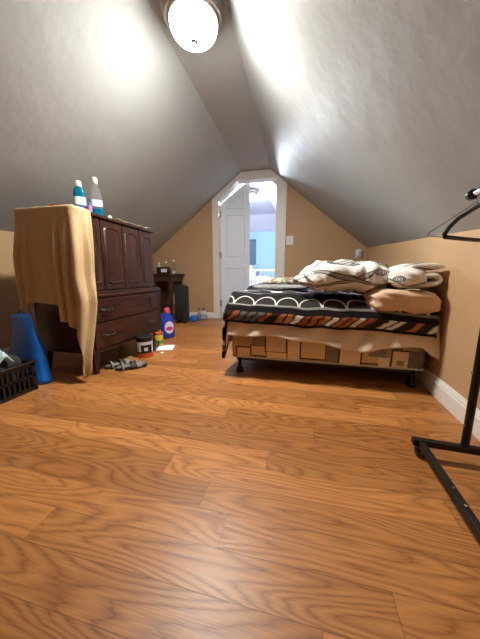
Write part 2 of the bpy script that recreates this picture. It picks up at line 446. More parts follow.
for poly in ([(.09, .18), (.39, .18), (.39, .82), (.09, .82)], [(.09, .98), (.39, .98), (.39, 1.62), (.09, 1.62)], [(.09, 1.70), (.38, 1.70), (.38, 1.98), (.33, 1.94), (.09, 1.76)]):
    b = MB(); frame_ring(poly, .022, -.010, 0, b)
    cx = sum(p[0] for p in poly) / len(poly); cz = sum(p[1] for p in poly) / len(poly)
    P3([(cx + (p[0] - cx) * .72, cz + (p[1] - cz) * (.86 if poly[2][1] - poly[0][1] > .4 else .66)) for p in poly], -.006, .001, b)
    b.build('door_panel', 'door_white', dr)
for z in (.25, 1.0, 1.62):
    b = MB(); b.box(hx - .012, hx + .012, YE - .012, YE + .07, z - .045, z + .045); b.lathe(hx, YE - .014, [(.007, z - .05), (.007, z + .05)], 12)
    b.build('hinge', 'nickel', dr)

# things in the far room
t = thing('dresser', 'pale grey low chest of drawers seen through the doorway', 'chest of drawers', (-1.35, 6.2, 0))
MB().box(-1.75, -.98, 6.0, 6.45, .05, .80).build('body', 'lilac', t, bevel=.01)
for z in (.08, .32, .56): MB().box(-1.72, -1.01, 5.985, 6.0, z, z + .21).build('drawer', 'door_white', t, bevel=.006)
for x, y, z, r, h, mt, lb in [(-1.28, 6.2, .80, .07, .22, 'white_plastic', 'white jar on the chest seen through the doorway'), (-1.15, 6.15, .80, .05, .14, 'yellow', 'small yellow pot on the chest seen through the doorway'), (-1.42, 6.2, .80, .06, .26, 'slate_blue', 'dark blue bottle on the chest seen through the doorway')]:
    tag(MB().lathe(x, y, [(r * .8, z), (r, z + h * .2), (r, z + h * .6), (r * .5, z + h * .8), (r * .4, z + h)], 20).build('jar', mt, smooth=True, loc=(x, y, z)), lb, 'jar')
t = thing('crib', 'white slatted crib railing standing in the room past the door', 'crib', (-.78, 5.3, 0))
for z in (.80, .265): MB().box(-1.10, -.42, 5.28, 5.32, z - .018, z + .018).build('rail', 'far_white_paint', t)
for x in (-1.10, -.42): MB().box(x - .02, x + .02, 5.27, 5.33, 0, .84).build('post', 'far_white_paint', t, bevel=.004)
for k in range(8): MB().box(-1.045 + k * .08 - .009, -1.045 + k * .08 + .009, 5.29, 5.31, .28, .78).build('slat', 'lilac', t)
tag(MB().sq(-.80, 5.75, [(.02, .02, 0), (.3, .25, .02), (.3, .26, .35), (.27, .22, .62), (.1, .1, .68)], 3).build('laundry_pile', 'far_white_paint', smooth=True, loc=(-.8, 5.75, 0)), 'white heap of bedding behind the crib railing', 'bedding')

# ------------------------------------------------------------------ switch, plug
def plate(name, label, x, z, w, h, nrocker):
    t = thing(name, label, 'light switch' if nrocker else 'air freshener', (x, YE, z))
    MB().box(x - w / 2, x + w / 2, YE - .008, YE, z - h / 2, z + h / 2).build('plate', 'white_plastic', t, bevel=.003)
    return t
t = plate('light_switch', 'white light switch plate on the tan wall right of the door', -.145, 1.19, .10, .125, 1)
MB().box(-.163, -.127, YE - .014, YE - .006, 1.16, 1.22).build('rocker', 'trim_white', t, bevel=.002)
t = plate('air_freshener', 'white plug-in air freshener on the tan wall above the duvet', .80, .985, .085, .12, 0)
MB().sq(.80, YE - .032, [(.01, .008, .945), (.026, .02, .95), (.030, .022, .99), (.028, .02, 1.03), (.012, .01, 1.042)]).build('body', 'white_plastic', t, smooth=True)
MB().lathe(.80, YE - .056, [(.012, .975), (.012, .995)], 16).build('scent_vial', 'lilac', t)

# ------------------------------------------------------------------ bed
BX0, BX1, BY0, BY1 = -.434, .757, 1.63, 3.45
t = thing('bedstead', 'black metal bed frame on short legs under the patchwork box spring', 'bed frame', (.16, 2.5, 0))
b = MB()
for y in (BY0 + .02, BY1 - .03): b.box(BX0 + .03, BX1 - .03, y, y + .03, .098, .122)
for x in (BX0 + .03, BX1 - .06): b.box(x, x + .03, BY0 + .02, BY1, .098, .122)
b.build('rail', 'black_metal', t)
for x in (BX0 + .045, BX1 - .045):
    for y in (BY0 + .05, 2.5, BY1 - .06):
        l = MB().lathe(x, y, [(.013, .0), (.026, .002), (.028, .012), (.022, .03), (.014, .036), (.014, .1)], 16).build('leg', 'black_metal', t, smooth=True)
MB().box(BX1 - .05, BX1 - .02, BY0 + .005, BY0 + .025, .09, .19).build('bracket', 'black_metal', t, bevel=.003)
# box spring
t = thing('box_spring', 'box spring in tan and grey patchwork fabric on the black bed frame', 'box spring', (.16, 2.5, .123))
def rrect(x0, x1, y0, y1, r, n=6):
    out = []
    for cx, cy, a0 in ((x1 - r, y0 + r, -PI / 2), (x1 - r, y1 - r, 0), (x0 + r, y1 - r, PI / 2), (x0 + r, y0 + r, PI)):
        for i in range(n + 1): a = a0 + PI / 2 * i / n; out.append((cx + r * cos(a), cy + r * sin(a)))
    return out
def slab(x0, x1, y0, y1, z0, z1, r=.04, bulge=.006, zuv=True):
    m_ = MB(); R_ = rrect(x0, x1, y0, y1, r); rings = []; N_ = 6
    for k in range(N_ + 1):
        tt = k / N_; bb = bulge * sin(PI * tt)
        rings.append([(p[0] + bb * (1 if p[0] > (x0 + x1) / 2 else -1), p[1] + bb * (1 if p[1] > (y0 + y1) / 2 else -1), z0 + (z1 - z0) * tt) for p in R_])
    m_.loft(rings)
    for i, p in enumerate(m_.v):
        u_ = p.x if p.y < y0 + .06 else (p.x - (p.y - y0) if p.x < .1 else p.x + (p.y - y0))
        m_.uv[i] = (u_, (p.z - z0) / (z1 - z0))
    return m_
slab(BX0, BX1, BY0, BY1, .126, .288).build('fabric_cover', 'ticking', t, smooth=True)
b = MB(); pts = [(p[0], p[1], .127) for p in rrect(BX0 - .003, BX1 + .003, BY0 - .003, BY1, .042)]; b.tube(pts + [pts[0]], .005, 8); b.build('piping', 'label_grey_white', t, smooth=True)
t = thing('mattress', 'mattress lying on the box spring under the bedding', 'mattress', (.16, 2.5, .289))
slab(BX0 + .005, BX1 - .005, BY0 + .012, BY1, .290, .465, .06, .008).build('mattress_body', 'beige_sheet', t, smooth=True)

def hem_s(x):  # sheet hem height along the foot
    k = (x - BX0) / (BX1 - BX0)
    return .292 - .058 * math.exp(-((k - .66) / .22) ** 2) - .006 * sin(k * 21) - (.05 * smooth01((k - .95) / .05))
# sheet: draped over the foot and left side
def sheet(u, v):
    s = -.26 + (BX1 - BX0 + .30) * u                    # across: left hang, width, right hang
    x = BX0 + min(max(s, 0), BX1 - BX0); a = max(0, -s); ar = max(0, s - (BX1 - BX0))
    L_ = 1.7
    if v < .5:
        k = 1 - v / .5; top = .474; bd = (top - hem_s(x)) * k
        y = BY0 + .008; yo = -.010 - .050 * k
    else: bd = 0; y = BY0 + .012 + L_ * (v - .5) / .5; yo = 0; top = .474
    dz = math.hypot(bd, a * 1.0) if a > 0 else bd
    fold = (.009 * sin(s * 30 + 2 * sin(s * 7) + bd * 22) * .8 + .004 * nz(s * 12 + bd * 8, bd * 6, 3)) * (bd / .18)
    xx = x - (a > 0) * (.014 + a * .05) + min(ar, .035)
    if ar: dz += ar * (.35 + bd)
    if a and v > .5: fold = .012 * sin(y * 22) * a / .26; xx += fold; fold = 0
    return Vector((xx, y + yo + fold - (.01 if bd else 0), top - dz))
tag(MB().grid(sheet, 110, 40).build('bed_sheet', 'beige_sheet', smooth='all', solid=.003, loc=(.16, 2.4, .5), recalc=True), 'beige fitted sheet hanging loose below the patterned comforter at the foot', 'sheet')

# comforter
def top_z(x, y):
    k = (x - BX0) / (BX1 - BX0)
    return .504 - .018 * k + .050 * smooth01((y - BY0 + .02) / .15) - 0 * k + .016 * nz(x * 3.1, y * 3.3, 2) + .010 * nz(x * 9, y * 7, 5) + .03 * smooth01((y - 2.1) / .6) * (1 - smooth01((k - .2) / .4)) - .0
def comf(u, v):
    s = -.35 + (BX1 - BX0 + .35 + .035) * u; tt = 0 + 1.98 * (v ** 1.5)
    FH = .084 + .004 * sin(s * 5) + .035 * ((s) / (BX1 - BX0)) * (s > 0)  # front hang length
    x = BX0 - .02 + min(max(s, 0), BX1 - BX0 + .02); a = max(0, -s); ar = max(0, s - (BX1 - BX0 + .02))
    hang = max(0, FH - tt); back = max(0, tt - FH)
    rnd = .035
    y = BY0 - .018 + back
    z = top_z(x, y)
    d = math.hypot(hang, a) if (a > 0 and hang > 0) else (hang or a)
    if back < .06 and a == 0: z -= .016 * (1 - back / .06) ** 2
    if a < .0 : pass
    xo = -.018 * smooth01(a / .05) - .02 * a + .012 * sin(y * 17 + 1) * min(1, a / .2)
    yo = -.016 * smooth01(hang / .04) - .014 * nz(s * 9, 1, 1) * hang / .1 - .008 * sin(s * 31) * hang / .15 - .018
    if hang == 0: yo = -.018 * (1 - smooth01(back / .05))
    th = smooth01(d / .03)
    return Vector((x + xo + ar * .6, y + yo, z - d - ar * .7 - .012 * th))
cb = MB().grid(comf, 150, 130, lambda u, v: (BX0 - .37 + (BX1 - BX0 + .37) * u, 1.98 * (v ** 1.5)))
tag(cb.build('comforter', 'comforter', smooth='all', solid=.020, loc=(.16, 2.5, .55)), 'black comforter with orange and white striped border and white scallops spread on the bed', 'comforter')

def blob(name, mat, c, h, e1, e2, amp, fr, seed, nu=64, nv=40, wr=None, shape=None, rot=0, uvscale=1, **kw):
    b = MB(); c = Vector(c)
    def fn(u, v):
        th = (v - .5) * PI; ph = u * 2 * PI
        ct, st, cp, sp = cos(th), sin(th), cos(ph), sin(ph)
        f = lambda w_, e: math.copysign(abs(w_) ** e, w_)
        p = Vector((h[0] * f(st, e1), h[1] * f(ct, e1) * f(cp, e2), h[2] * f(ct, e1) * f(sp, e2)))
        if shape: p = shape(p)
        n_ = amp * nz(p.x * fr + seed, p.y * fr, p.z * fr) + (wr(p) if wr else 0)
        q = p.normalized() * n_ if p.length > 1e-6 else Vector((0, 0, 0))
        p = p + q
        p.rotate(Matrix.Rotation(rot, 3, 'Z'))
        return c + p
    b.grid(fn, nu, nv, lambda u, v: (v * h[0] * 2 * uvscale, (.75 - u) * (h[2] + h[1]) * 3.0 * uvscale))
    return b.build(name, mat, smooth='all', loc=tuple(c), **kw)
def dshape(p):
    k = p.x / .30
    taper = 1 - .45 * smooth01((-k - .35) / .65)
    p.z = p.z * taper * (1.02 if p.z > 0 else .8) - .01 * (1 - taper) * 6 * .4
    p.y *= 1 - .2 * smooth01((-k - .5) / .5)
    return p
o = blob('duvet', 'duvet_scroll', (.265, 1.80, .668), (.298, .20, .104), .62, .78, .03, 6, 3, 90, 60, wr=lambda p: .013 * sin(p.x * 56 + p.z * 20 + 7 * nz(p.x * 4, p.y * 6, p.z * 8)) + .006 * nz(p.x * 22, p.y * 18, p.z * 22), shape=dshape, rot=math.radians(2))
tag(o, 'puffy white duvet with grey scroll outlines rolled up on the comforter', 'duvet')

# folded duvet stack at right : ribbon folded in XZ, extruded along Y
def ribbon(path, th, y0, y1, seed, ny=16):
    pts = [Vector((p[0], 0, p[1])) for p in path]
    # resample smoothly (Catmull-Rom)
    sm = []
    for i in range(len(pts) - 1):
        p0, p1, p2, p3 = pts[max(i - 1, 0)], pts[i], pts[i + 1], pts[min(i + 2, len(pts) - 1)]
        for k in range(6):
            q = k / 6; sm.append(.5 * ((2 * p1) + (p2 - p0) * q + (2 * p0 - 5 * p1 + 4 * p2 - p3) * q * q + (3 * p1 - p0 - 3 * p2 + p3) * q ** 3))
    sm.append(pts[-1]); n = len(sm); L_, R_ = [], []
    for i, p in enumerate(sm):
        d = (sm[min(i + 1, n - 1)] - sm[max(i - 1, 0)]).normalized(); nn = Vector((-d.z, 0, d.x))
        e_ = min(i, n - 1 - i); w_ = th / 2 * (.45 if e_ == 0 else .85 if e_ == 1 else 1)
        L_.append((p + nn * w_, i)); R_.append((p - nn * w_, i))
    loop = L_ + R_[::-1]; b = MB(); rings = []; uvs = []
    acc = [0]
    for i in range(1, n): acc.append(acc[-1] + (sm[i] - sm[i - 1]).length)
    for j in range(ny + 1):
        q = j / ny; ring = []; y = y0 + (y1 - y0) * q; sh = -.5 * th * (abs(q - .5) * 2) ** 8
        cpt = [(L_[i][0] + R_[i][0]) / 2 for i in range(n)]
        for p, i in loop:
            c_ = cpt[i]; pp = c_ + (p - c_) * (1 - .55 * (abs(q - .5) * 2) ** 10)
            ring.append(Vector((pp.x + .006 * nz(pp.x * 12, y * 9, seed), y + .012 * nz(pp.x * 10, pp.z * 14, seed + j * .01), pp.z + .007 * nz(pp.x * 9, y * 11, seed + 4))))
        rings.append(ring); uvs += [(acc[i] * .9, .05 + q * .3 + .0) for p, i in loop]
    b.loft(rings)
    for i, q in enumerate(uvs): b.uv[i] = q
    # pattern wraps over the folded ends as well: shift end-cap coordinates with height
    return b
o = ribbon([(.565, .640), (.64, .630), (.735, .634), (.762, .658), (.735, .682), (.65, .676), (.59, .688), (.60, .722), (.66, .737), (.772, .728)], .036, 1.60, 1.93, 3).build('folded_duvet', 'duvet_fold', smooth='all', loc=(.65, 1.75, .62))
tag(o, 'white and grey duvet folded in layers at the right end of the bed', 'duvet')
# puffed end of the folded duvet is a pillow of its own
o = blob('pillow', 'duvet_fold', (.615, 1.685, .672), (.095, .135, .068), .8, .8, .02, 9, 11, 48, 32, wr=lambda p: .004 * sin(p.z * 70 + p.x * 40), uvscale=1.7)
tag(o, 'white pillow with grey swirls leaning between the rolled duvet and folded duvet', 'pillow')
o = blob('folded_sheet', 'peach_sheet', (.588, 1.655, .536), (.180, .112, .066), .5, .5, .020, 9, 21, 60, 36, wr=lambda p: .012 * nz(p.x * 18 + p.z * 20, p.y * 14, p.z * 34) + .005 * sin(p.x * 50 + p.z * 110 + 3 * nz(p.x * 9, p.z * 9)))
tag(o, 'peach sheet folded into a bundle under the folded duvet', 'sheet')
o = blob('blanket', 'dark_fabric', (.63, 1.84, .622), (.125, .20, .020), .5, .6, .01, 9, 25)
tag(o, 'dark navy folded blanket squeezed between peach sheet and white duvet', 'blanket')
o = blob('throw_blanket', 'floral', (-.13, 2.72, .622), (.21, .20, .038), .6, .7, .02, 12, 31)
tag(o, 'cream and green floral throw bunched at the far left of the bed', 'blanket')
o = blob('knitted_throw', 'lace_grey', (.50, 2.30, .70), (.20, .20, .10), .7, .8, .03, 13, 41)
tag(o, 'grey and black lacy throw heaped behind the rolled duvet', 'blanket')
o = blob('quilt', 'lilac_grey' if 'lilac_grey' in M else 'lace_grey', (-.15, 2.18, .588), (.22, .20, .018), .5, .6, .012, 14, 51)
tag(o, 'thin grey speckled quilt lying flat on the left half of the bed', 'blanket')

# ------------------------------------------------------------------ dresser (tall gentleman's chest)
DX0, DF, HF = -1.80, -1.335, -1.40
Y0, Y1 = 1.372, 2.215
t = thing('tall_dresser', 'tall dark wooden dresser with four arched door panels above two drawers', 'dresser', (-1.6, 1.8, 0))
b = MB(); b.box(DX0, DF, Y0, Y1, .165, .535); b.build('base_cabinet', 'dark_wood_long', t, bevel=.004)
b = MB(); b.box(DX0, DF + .018, Y0 - .006, Y1 + .02, .535, .560); b.box(DX0, DF + .006, Y0 - .002, Y1 + .01, .560, .572); b.build('waist_moulding', 'dark_wood_long', t, bevel=.006)
b = MB(); b.box(DX0, HF - .012, Y0 + .004, Y1 + .05, .572, 1.088); b.build('hutch', 'dark_wood', t, bevel=.003)
b = MB(); b.box(DX0 - .005, HF + .014, Y0 - .006, Y1 + .068, 1.088, 1.108); b.build('top', 'dark_wood_long', t, bevel=.005)
b = MB(); b.box(DX0, DF + .004, Y0, Y1, .150, .168); b.build('bottom_rail', 'dark_wood_long', t, bevel=.004)
b = MB(); b.box(DF - .03, DF + .008, Y1 - .018, Y1 + .02, .16, .535); b.build('corner_post', 'dark_wood', t, bevel=.004)
for x in (DX0 + .03, DF - .035):
    for y, sgn in ((Y0 + .035, -1), (Y1 - .03, 1)):
        rings = [[(x + w_ * i + (.012 if x > -1.5 else -.012) * (1 - z / .15), y + w_ * j + sgn * .008 * (1 - z / .15), z) for i, j in ((-1, -1), (1, -1), (1, 1), (-1, 1))] for z, w_ in ((0, .014), (.15, .026))]
        MB().loft(rings).build('leg', 'dark_wood', t, bevel=.002)
# doors
dys = [1.382, 1.604, 1.832, 2.058, 2.262]
for i in range(4):
    a, c_ = dys[i] + .004, dys[i + 1] - .004
    d = MB().box(HF - .014, HF, a, c_, .580, 1.082).build('door', 'dark_wood', t, bevel=.003)
    w_ = c_ - a; mg = .026
    def arch(off):
        lo, hi = a + mg + off, c_ - mg - off; pts = []
        zb, zt = .630 + off, 1.040 - off; n_ = 14
        for k in range(n_ + 1):
            q = k / n_; pts.append((lo + (hi - lo) * q, zb - .010 * (1 - abs(2 * q - 1) ** 3)))
        for k in range(n_ + 1):
            q = 1 - k / n_; pts.append((lo + (hi - lo) * q, zt - .020 + .022 * (1 - abs(2 * q - 1) ** 3.4)))
        return pts
    o_, o2, i_ = arch(0), arch(.008), arch(.016); n_ = len(o_)
    vs = [(HF - .0005, p[0], p[1]) for p in o_] + [(HF + .007, p[0], p[1]) for p in o2] + [(HF + .0005, p[0], p[1]) for p in i_]
    fs = [(k, (k + 1) % n_, (k + 1) % n_ + n_, k + n_) for k in range(n_)] + [(k + n_, (k + 1) % n_ + n_, (k + 1) % n_ + 2 * n_, k + 2 * n_) for k in range(n_)]
    MB().add(vs, fs).build('moulding', 'dark_wood', d, smooth=True)
    b = MB(); ip = arch(.026); b.prism([(p[0], p[1]) for p in ip], 0, HF - .001, HF + .003); b.build('raised_panel', 'dark_wood', d, bevel=.002)
# drawers
for z0, z1 in ((.365, .525), (.180, .352)):
    d = MB().box(DF, DF + .012, Y0 + .012, Y1 - .03, z0, z1).build('drawer', 'dark_wood_long', t, bevel=.004)
    zc = z0 + (z1 - z0) * .52
    for yc in (1.505, 2.05):
        if z0 > .3 and yc > 2: continue
        b = MB(); b.tube([(DF + .012, yc - .05, zc), (DF + .030, yc - .046, zc - .003), (DF + .032, yc, zc - .008), (DF + .030, yc + .046, zc - .003), (DF + .012, yc + .05, zc)], .0055, 8)
        b.box(DF + .012, DF + .015, yc - .06, yc + .06, zc - .014, zc + .012); b.build('pull', 'pewter', d, smooth=True)
    if z0 > .3: MB().box(DF + .012, DF + .018, 2.045, 2.115, .395, .50).build('carved_plate', 'dark_wood', d, bevel=.004)

# towel over the near end
HN = [(-.44, .60), (-.425, .69), (-.39, .71), (-.37, .62), (-.30, .612), (-.16, .622), (-.14, .72), (-.09, .76), (-.045, .77), (-.01, .80), (.01, .95), (.03, 1.06), (.05, 1.10), (.075, 1.06), (.095, .95), (.11, .86), (.12, .80), (.135, .66)]
def hemlen(s):
    for (a, la), (b_, lb) in zip(HN, HN[1:]):
        if s <= b_: return la + (lb - la) * (s - a) / (b_ - a)
    return HN[-1][1]
TX, TY, TZ = HF + .019, Y0 - .010, 1.113
def towel(u, v):
    s = -.432 + .562 * u
    if v < .22:
        k = 1 - v / .22
        d = .20 * k
        if s < 0:
            inx = max(0, 1 + s / .14); p = Vector((TX + min(0, s) - inx * d * .9, TY + d, TZ)) if s > -.14 else Vector((TX + s, TY + d, TZ))
        else: p = Vector((TX - d, TY + s * (1 - k) + (s + .16) * k * .9, TZ))
        p.z += .003 * nz(p.x * 20, p.y * 20)
        return p
    k = (v - .22) / .78; h_ = hemlen(s) * k; am = smooth01(h_ / .35)
    f1 = .024 * sin(s * 88 + 1.1) + .010 * sin(s * 150 + 2)
    if s < -.30: f1 = .012 * sin(s * 120)
    elif s < -.12: f1 *= .15 + .85 * smooth01((s + .16) / .04) if s > -.16 else .15
    out = .012 + am * (f1 * .9 + .016)
    if s < 0: sx = s * (1 + .15 * am * smooth01((-s - .1) / .3))
    else: sx = s
    th = smooth01((s + .035) / .07) * PI / 2    # rounded corner
    if s < -.035: base = Vector((TX + sx, TY, 0)); nr = Vector((0, -1, 0))
    elif s > .035: base = Vector((TX, TY + sx, 0)); nr = Vector((1, 0, 0))
    else:
        nr = Vector((sin(th), -cos(th), 0)); base = Vector((TX - .035 + .035 * sin(th), TY + .035 - .035 * cos(th), 0))
    p = base + nr * out
    z = TZ - h_
    low = smooth01((h_ - .40) / .22)              # pushed out by the waist moulding and pulls
    w_ = smooth01((s + .06) / .10)
    p.x += .046 * low * w_
    p.y -= (.060 * smooth01(h_ / .8) + .085 * smooth01((h_ - .6) / .45)) * w_ + .35 * max(0, s - .04) * low
    return Vector((p.x + .004 * nz(s * 8, h_ * 5, 2), p.y, max(z, .012)))
tag(MB().grid(towel, 130, 110).build('towel', 'towel', smooth='all', solid=.006, loc=(-1.6, 1.36, 1.11)), 'large tan terry towel hanging over the near end of the dresser', 'towel')

# things on the dresser
zt = 1.109
t = thing('mouthwash_bottle', 'full blue mouthwash bottle with white cap on the dresser', 'bottle', (-1.50, 1.555, zt))
MB().sq(-1.50, 1.555, [(.030, .020, zt + .001), (.036, .025, zt + .006), (.036, .025, zt + .13), (.034, .023, zt + .148), (.020, .016, zt + .17), (.014, .014, zt + .178)], 3, rot=.8).build('body', 'mouthwash', t, smooth=True)
MB().sq(-1.50, 1.555, [(.0368, .0258, zt + .055), (.0368, .0258, zt + .108)], 3, rot=.8).build('paper_label', 'mouthwash_label', t, smooth=True)
MB().sq(-1.50, 1.555, [(.0372, .0262, zt + .040), (.0372, .0262, zt + .054)], 3, rot=.8).build('label_stripe', 'blue_label_band', t, smooth=True)
MB().lathe(-1.50, 1.555, [(.018, zt + .176), (.019, zt + .18), (.018, zt + .208), (.015, zt + .212)], 20).build('cap', 'white_plastic', t, smooth=True)
t = thing('mouthwash_bottle', 'nearly empty clear bottle with a little blue liquid on the dresser', 'bottle', (-1.455, 1.655, zt))
MB().sq(-1.455, 1.655, [(.030, .022, zt + .001), (.038, .028, zt + .008), (.038, .028, zt + .12), (.034, .025, zt + .16), (.018, .016, zt + .208), (.015, .015, zt + .226)], 3, rot=.8).build('body', 'clear_plastic', t, smooth=True)
MB().sq(-1.455, 1.655, [(.0385, .0285, zt + .005), (.0386, .0286, zt + .052)], 3, rot=.8).build('liquid', 'mouthwash', t, smooth=True)
MB().sq(-1.455, 1.655, [(.0386, .0286, zt + .066), (.0386, .0286, zt + .112)], 3, rot=.8).build('paper_label', 'mouthwash_label', t, smooth=True)
MB().lathe(-1.455, 1.655, [(.017, zt + .224), (.019, zt + .228), (.018, zt + .262), (.014, zt + .266)], 20).build('cap', 'white_plastic', t, smooth=True)
t = thing('spray_bottle', 'small pink bottle in front of the blue and clear bottles', 'bottle', (-1.437, 1.568, zt))
MB().sq(-1.437, 1.568, [(.010, .010, zt + .006), (.013, .012, zt + .012), (.013, .012, zt + .045), (.007, .007, zt + .055)], 3).build('body', 'pink_plastic', t, smooth=True)
MB().lathe(-1.437, 1.568, [(.008, zt + .054), (.008, zt + .068), (.006, zt + .072)], 14).build('cap', 'blue_label_band', t, smooth=True)
o = MB().sq(-1.56, 1.47, [(.03, .05, zt + .010), (.052, .075, zt + .012), (.056, .08, zt + .024), (.050, .074, zt + .024), (.03, .05, zt + .017)], 4).build('tray', 'red_tray', smooth=True, loc=(-1.56, 1.47, zt))
tag(o, 'shallow red tray on the towel beside the blue mouthwash bottle', 'tray')
tag(MB().lathe(-1.42, 1.735, [(.010, zt), (.016, zt + .002), (.016, zt + .016), (.012, zt + .021)], 20).build('loose_cap', 'white_plastic', smooth=True, loc=(-1.42, 1.735, zt)), 'loose round white cap on the front edge of the dresser top', 'jar')  # a loose white bottle cap, not a jar, turned as a low disc
def runner(u, v):
    x = -1.62 + .225 * u; y = 1.80 + .42 * v
    return Vector((x, y, zt + .005 + .024 * abs(nz(x * 14, y * 12, 3)) + .004 * nz(x * 40, y * 30)))
tag(MB().grid(runner, 26, 40).build('table_runner', 'cream_runner', smooth='all', solid=.003, loc=(-1.5, 2.0, zt)), 'crumpled cream cloth runner along the dresser top', 'cloth')

# ------------------------------------------------------------------ desk and things at the far corner
t = thing('desk', 'small dark wooden desk against the tan end wall', 'desk', (-2.0, 3.6, 0))
MB().box(-2.34, -1.80, 3.40, 3.83, .690, .715).build('desktop', 'desk_wood', t, bevel=.006)
MB().box(-2.30, -1.84, 3.43, 3.80, .600, .690).build('apron', 'desk_wood', t, bevel=.004)
for x in (-2.29, -1.86):
    for y in (3.45, 3.78): MB().loft([[(x + w_ * i, y + w_ * j, z) for i, j in ((-1, -1), (1, -1), (1, 1), (-1, 1))] for z, w_ in ((0, .014), (.62, .022))]).build('leg', 'desk_wood', t)
MB().box(-2.28, -1.87, 3.77, 3.79, .18, .205).build('stretcher', 'desk_wood', t)
MB().box(-2.33, -2.13, 3.45, 3.79, .10, .60).build('side_cabinet', 'desk_wood', t, bevel=.004)
zd = .716
t = thing('radio', 'small black radio with white front on the desk', 'radio', (-2.03, 3.56, zd))
MB().sq(-2.03, 3.56, [(.10, .05, zd), (.105, .055, zd + .01), (.105, .055, zd + .085), (.095, .045, zd + .1)], 4).build('body', 'black_plastic', t, smooth=True)
MB().box(-2.04, -1.945, 3.500, 3.506, zd + .02, zd + .07).build('front_panel', 'white_plastic', t, bevel=.002)
for x, y, h, mt, lb in [(-2.06, 3.70, .19, 'clear_plastic', 'clear bottle right behind the middle of the radio on the desk'), (-1.93, 3.70, .215, 'clear_plastic', 'clear bottle near the right edge of the desk'), (-2.16, 3.66, .17, 'cream_plastic', 'cream bottle left of the clear bottles on the desk')]:
    t = thing('bottle', lb, 'bottle', (x, y, zd))
    MB().lathe(x, y, [(.026, zd), (.032, zd + .01), (.032, zd + h * .6), (.012, zd + h * .82), (.012, zd + h * .88)], 20).build('body', mt, t, smooth=True)
    MB().lathe(x, y, [(.015, zd + h * .87), (.015, zd + h), (.012, zd + h + .004)], 16).build('cap', 'white_plastic', t, smooth=True)
t = thing('jar', 'small white jar at the right end of the desk', 'jar', (-1.86, 3.56, zd))
MB().lathe(-1.86, 3.56, [(.018, zd), (.022, zd + .005), (.022, zd + .03)], 18).build('body', 'white_plastic', t, smooth=True)
MB().lathe(-1.86, 3.56, [(.023, zd + .029), (.023, zd + .04), (.019, zd + .043)], 18).build('lid', 'cream_plastic', t, smooth=True)

t = thing('suitcase', 'upright black suitcase on the floor beside the desk', 'suitcase', (-1.64, 3.36, 0))
MB().sq(-1.645, 3.36, [(.070, .075, .035), (.088, .095, .05), (.088, .095, .50), (.082, .09, .535), (.055, .07, .548)], 5, rot=.12).build('shell', 'black_suitcase_fabric', t, smooth=True)
for x in (-1.70, -1.59): MB().lathe(x, 3.30, [(.012, 0), (.018, .006), (.018, .03), (.012, .036)], 14).build('wheel', 'rubber', t, smooth=True)
MB().tube([(-1.69, 3.36, .545), (-1.688, 3.36, .565), (-1.645, 3.36, .575), (-1.602, 3.36, .565), (-1.60, 3.36, .545)], .007, 8).build('handle', 'pewter', t, smooth=True)
MB().sq(-1.645, 3.262, [(.055, .008, .10), (.062, .012, .12), (.062, .012, .40), (.055, .008, .42)], 5, rot=.12).build('front_pocket', 'black_suitcase_fabric', t, smooth=True)

t = thing('detergent_jug', 'small clear jug with a dark blue cap by the door casing', 'bottle', (-1.43, 3.66, 0))
MB().sq(-1.43, 3.66, [(.045, .03, 0), (.052, .036, .01), (.052, .036, .09), (.028, .024, .14), (.016, .016, .155)], 3).build('body', 'clear_plastic', t, smooth=True)
MB().sq(-1.43, 3.66, [(.0525, .0365, .02), (.0525, .0365, .075)], 3).build('paper_label', 'lilac', t, smooth=True)
MB().lathe(-1.43, 3.66, [(.019, .153), (.019, .185), (.015, .188)], 16).build('cap', 'blue_label_band', t, smooth=True)
t = thing('spray_bottle', 'small clear bottle with a red cap between the suitcase and the jug', 'bottle', (-1.525, 3.72, 0))
MB().lathe(-1.525, 3.72, [(.028, 0), (.034, .01), (.034, .10), (.014, .14), (.014, .15)], 18).build('body', 'clear_plastic', t, smooth=True)
MB().lathe(-1.525, 3.72, [(.018, .148), (.018, .18), (.013, .185)], 14).build('cap', 'magenta', t, smooth=True)
o = blob('plastic_bag', 'blue_vinyl', (-1.535, 3.50, .045), (.055, .05, .045), .8, .8, .02, 20, 5, 30, 20)
tag(o, 'crumpled bright blue bag on the floor right of the suitcase', 'bag')

# ------------------------------------------------------------------ floor things in front of the dresser
c = (-1.395, 2.47); ro = .95
t = thing('detergent_bottle', 'blue purple laundry detergent bottle with coral cap by the far dresser leg', 'bottle', (*c, 0))
MB().sq(*c, [(.060, .038, 0), (.072, .044, .012), (.075, .046, .10), (.070, .043, .18), (.052, .036, .235), (.030, .026, .27), (.024, .024, .285)], 3, rot=ro).build('body', 'purple_blue_plastic', t, smooth=True)
MB().lathe(*c, [(.028, .283), (.030, .288), (.030, .325), (.026, .335)], 22).build('cap', 'coral_cap', t, smooth=True)
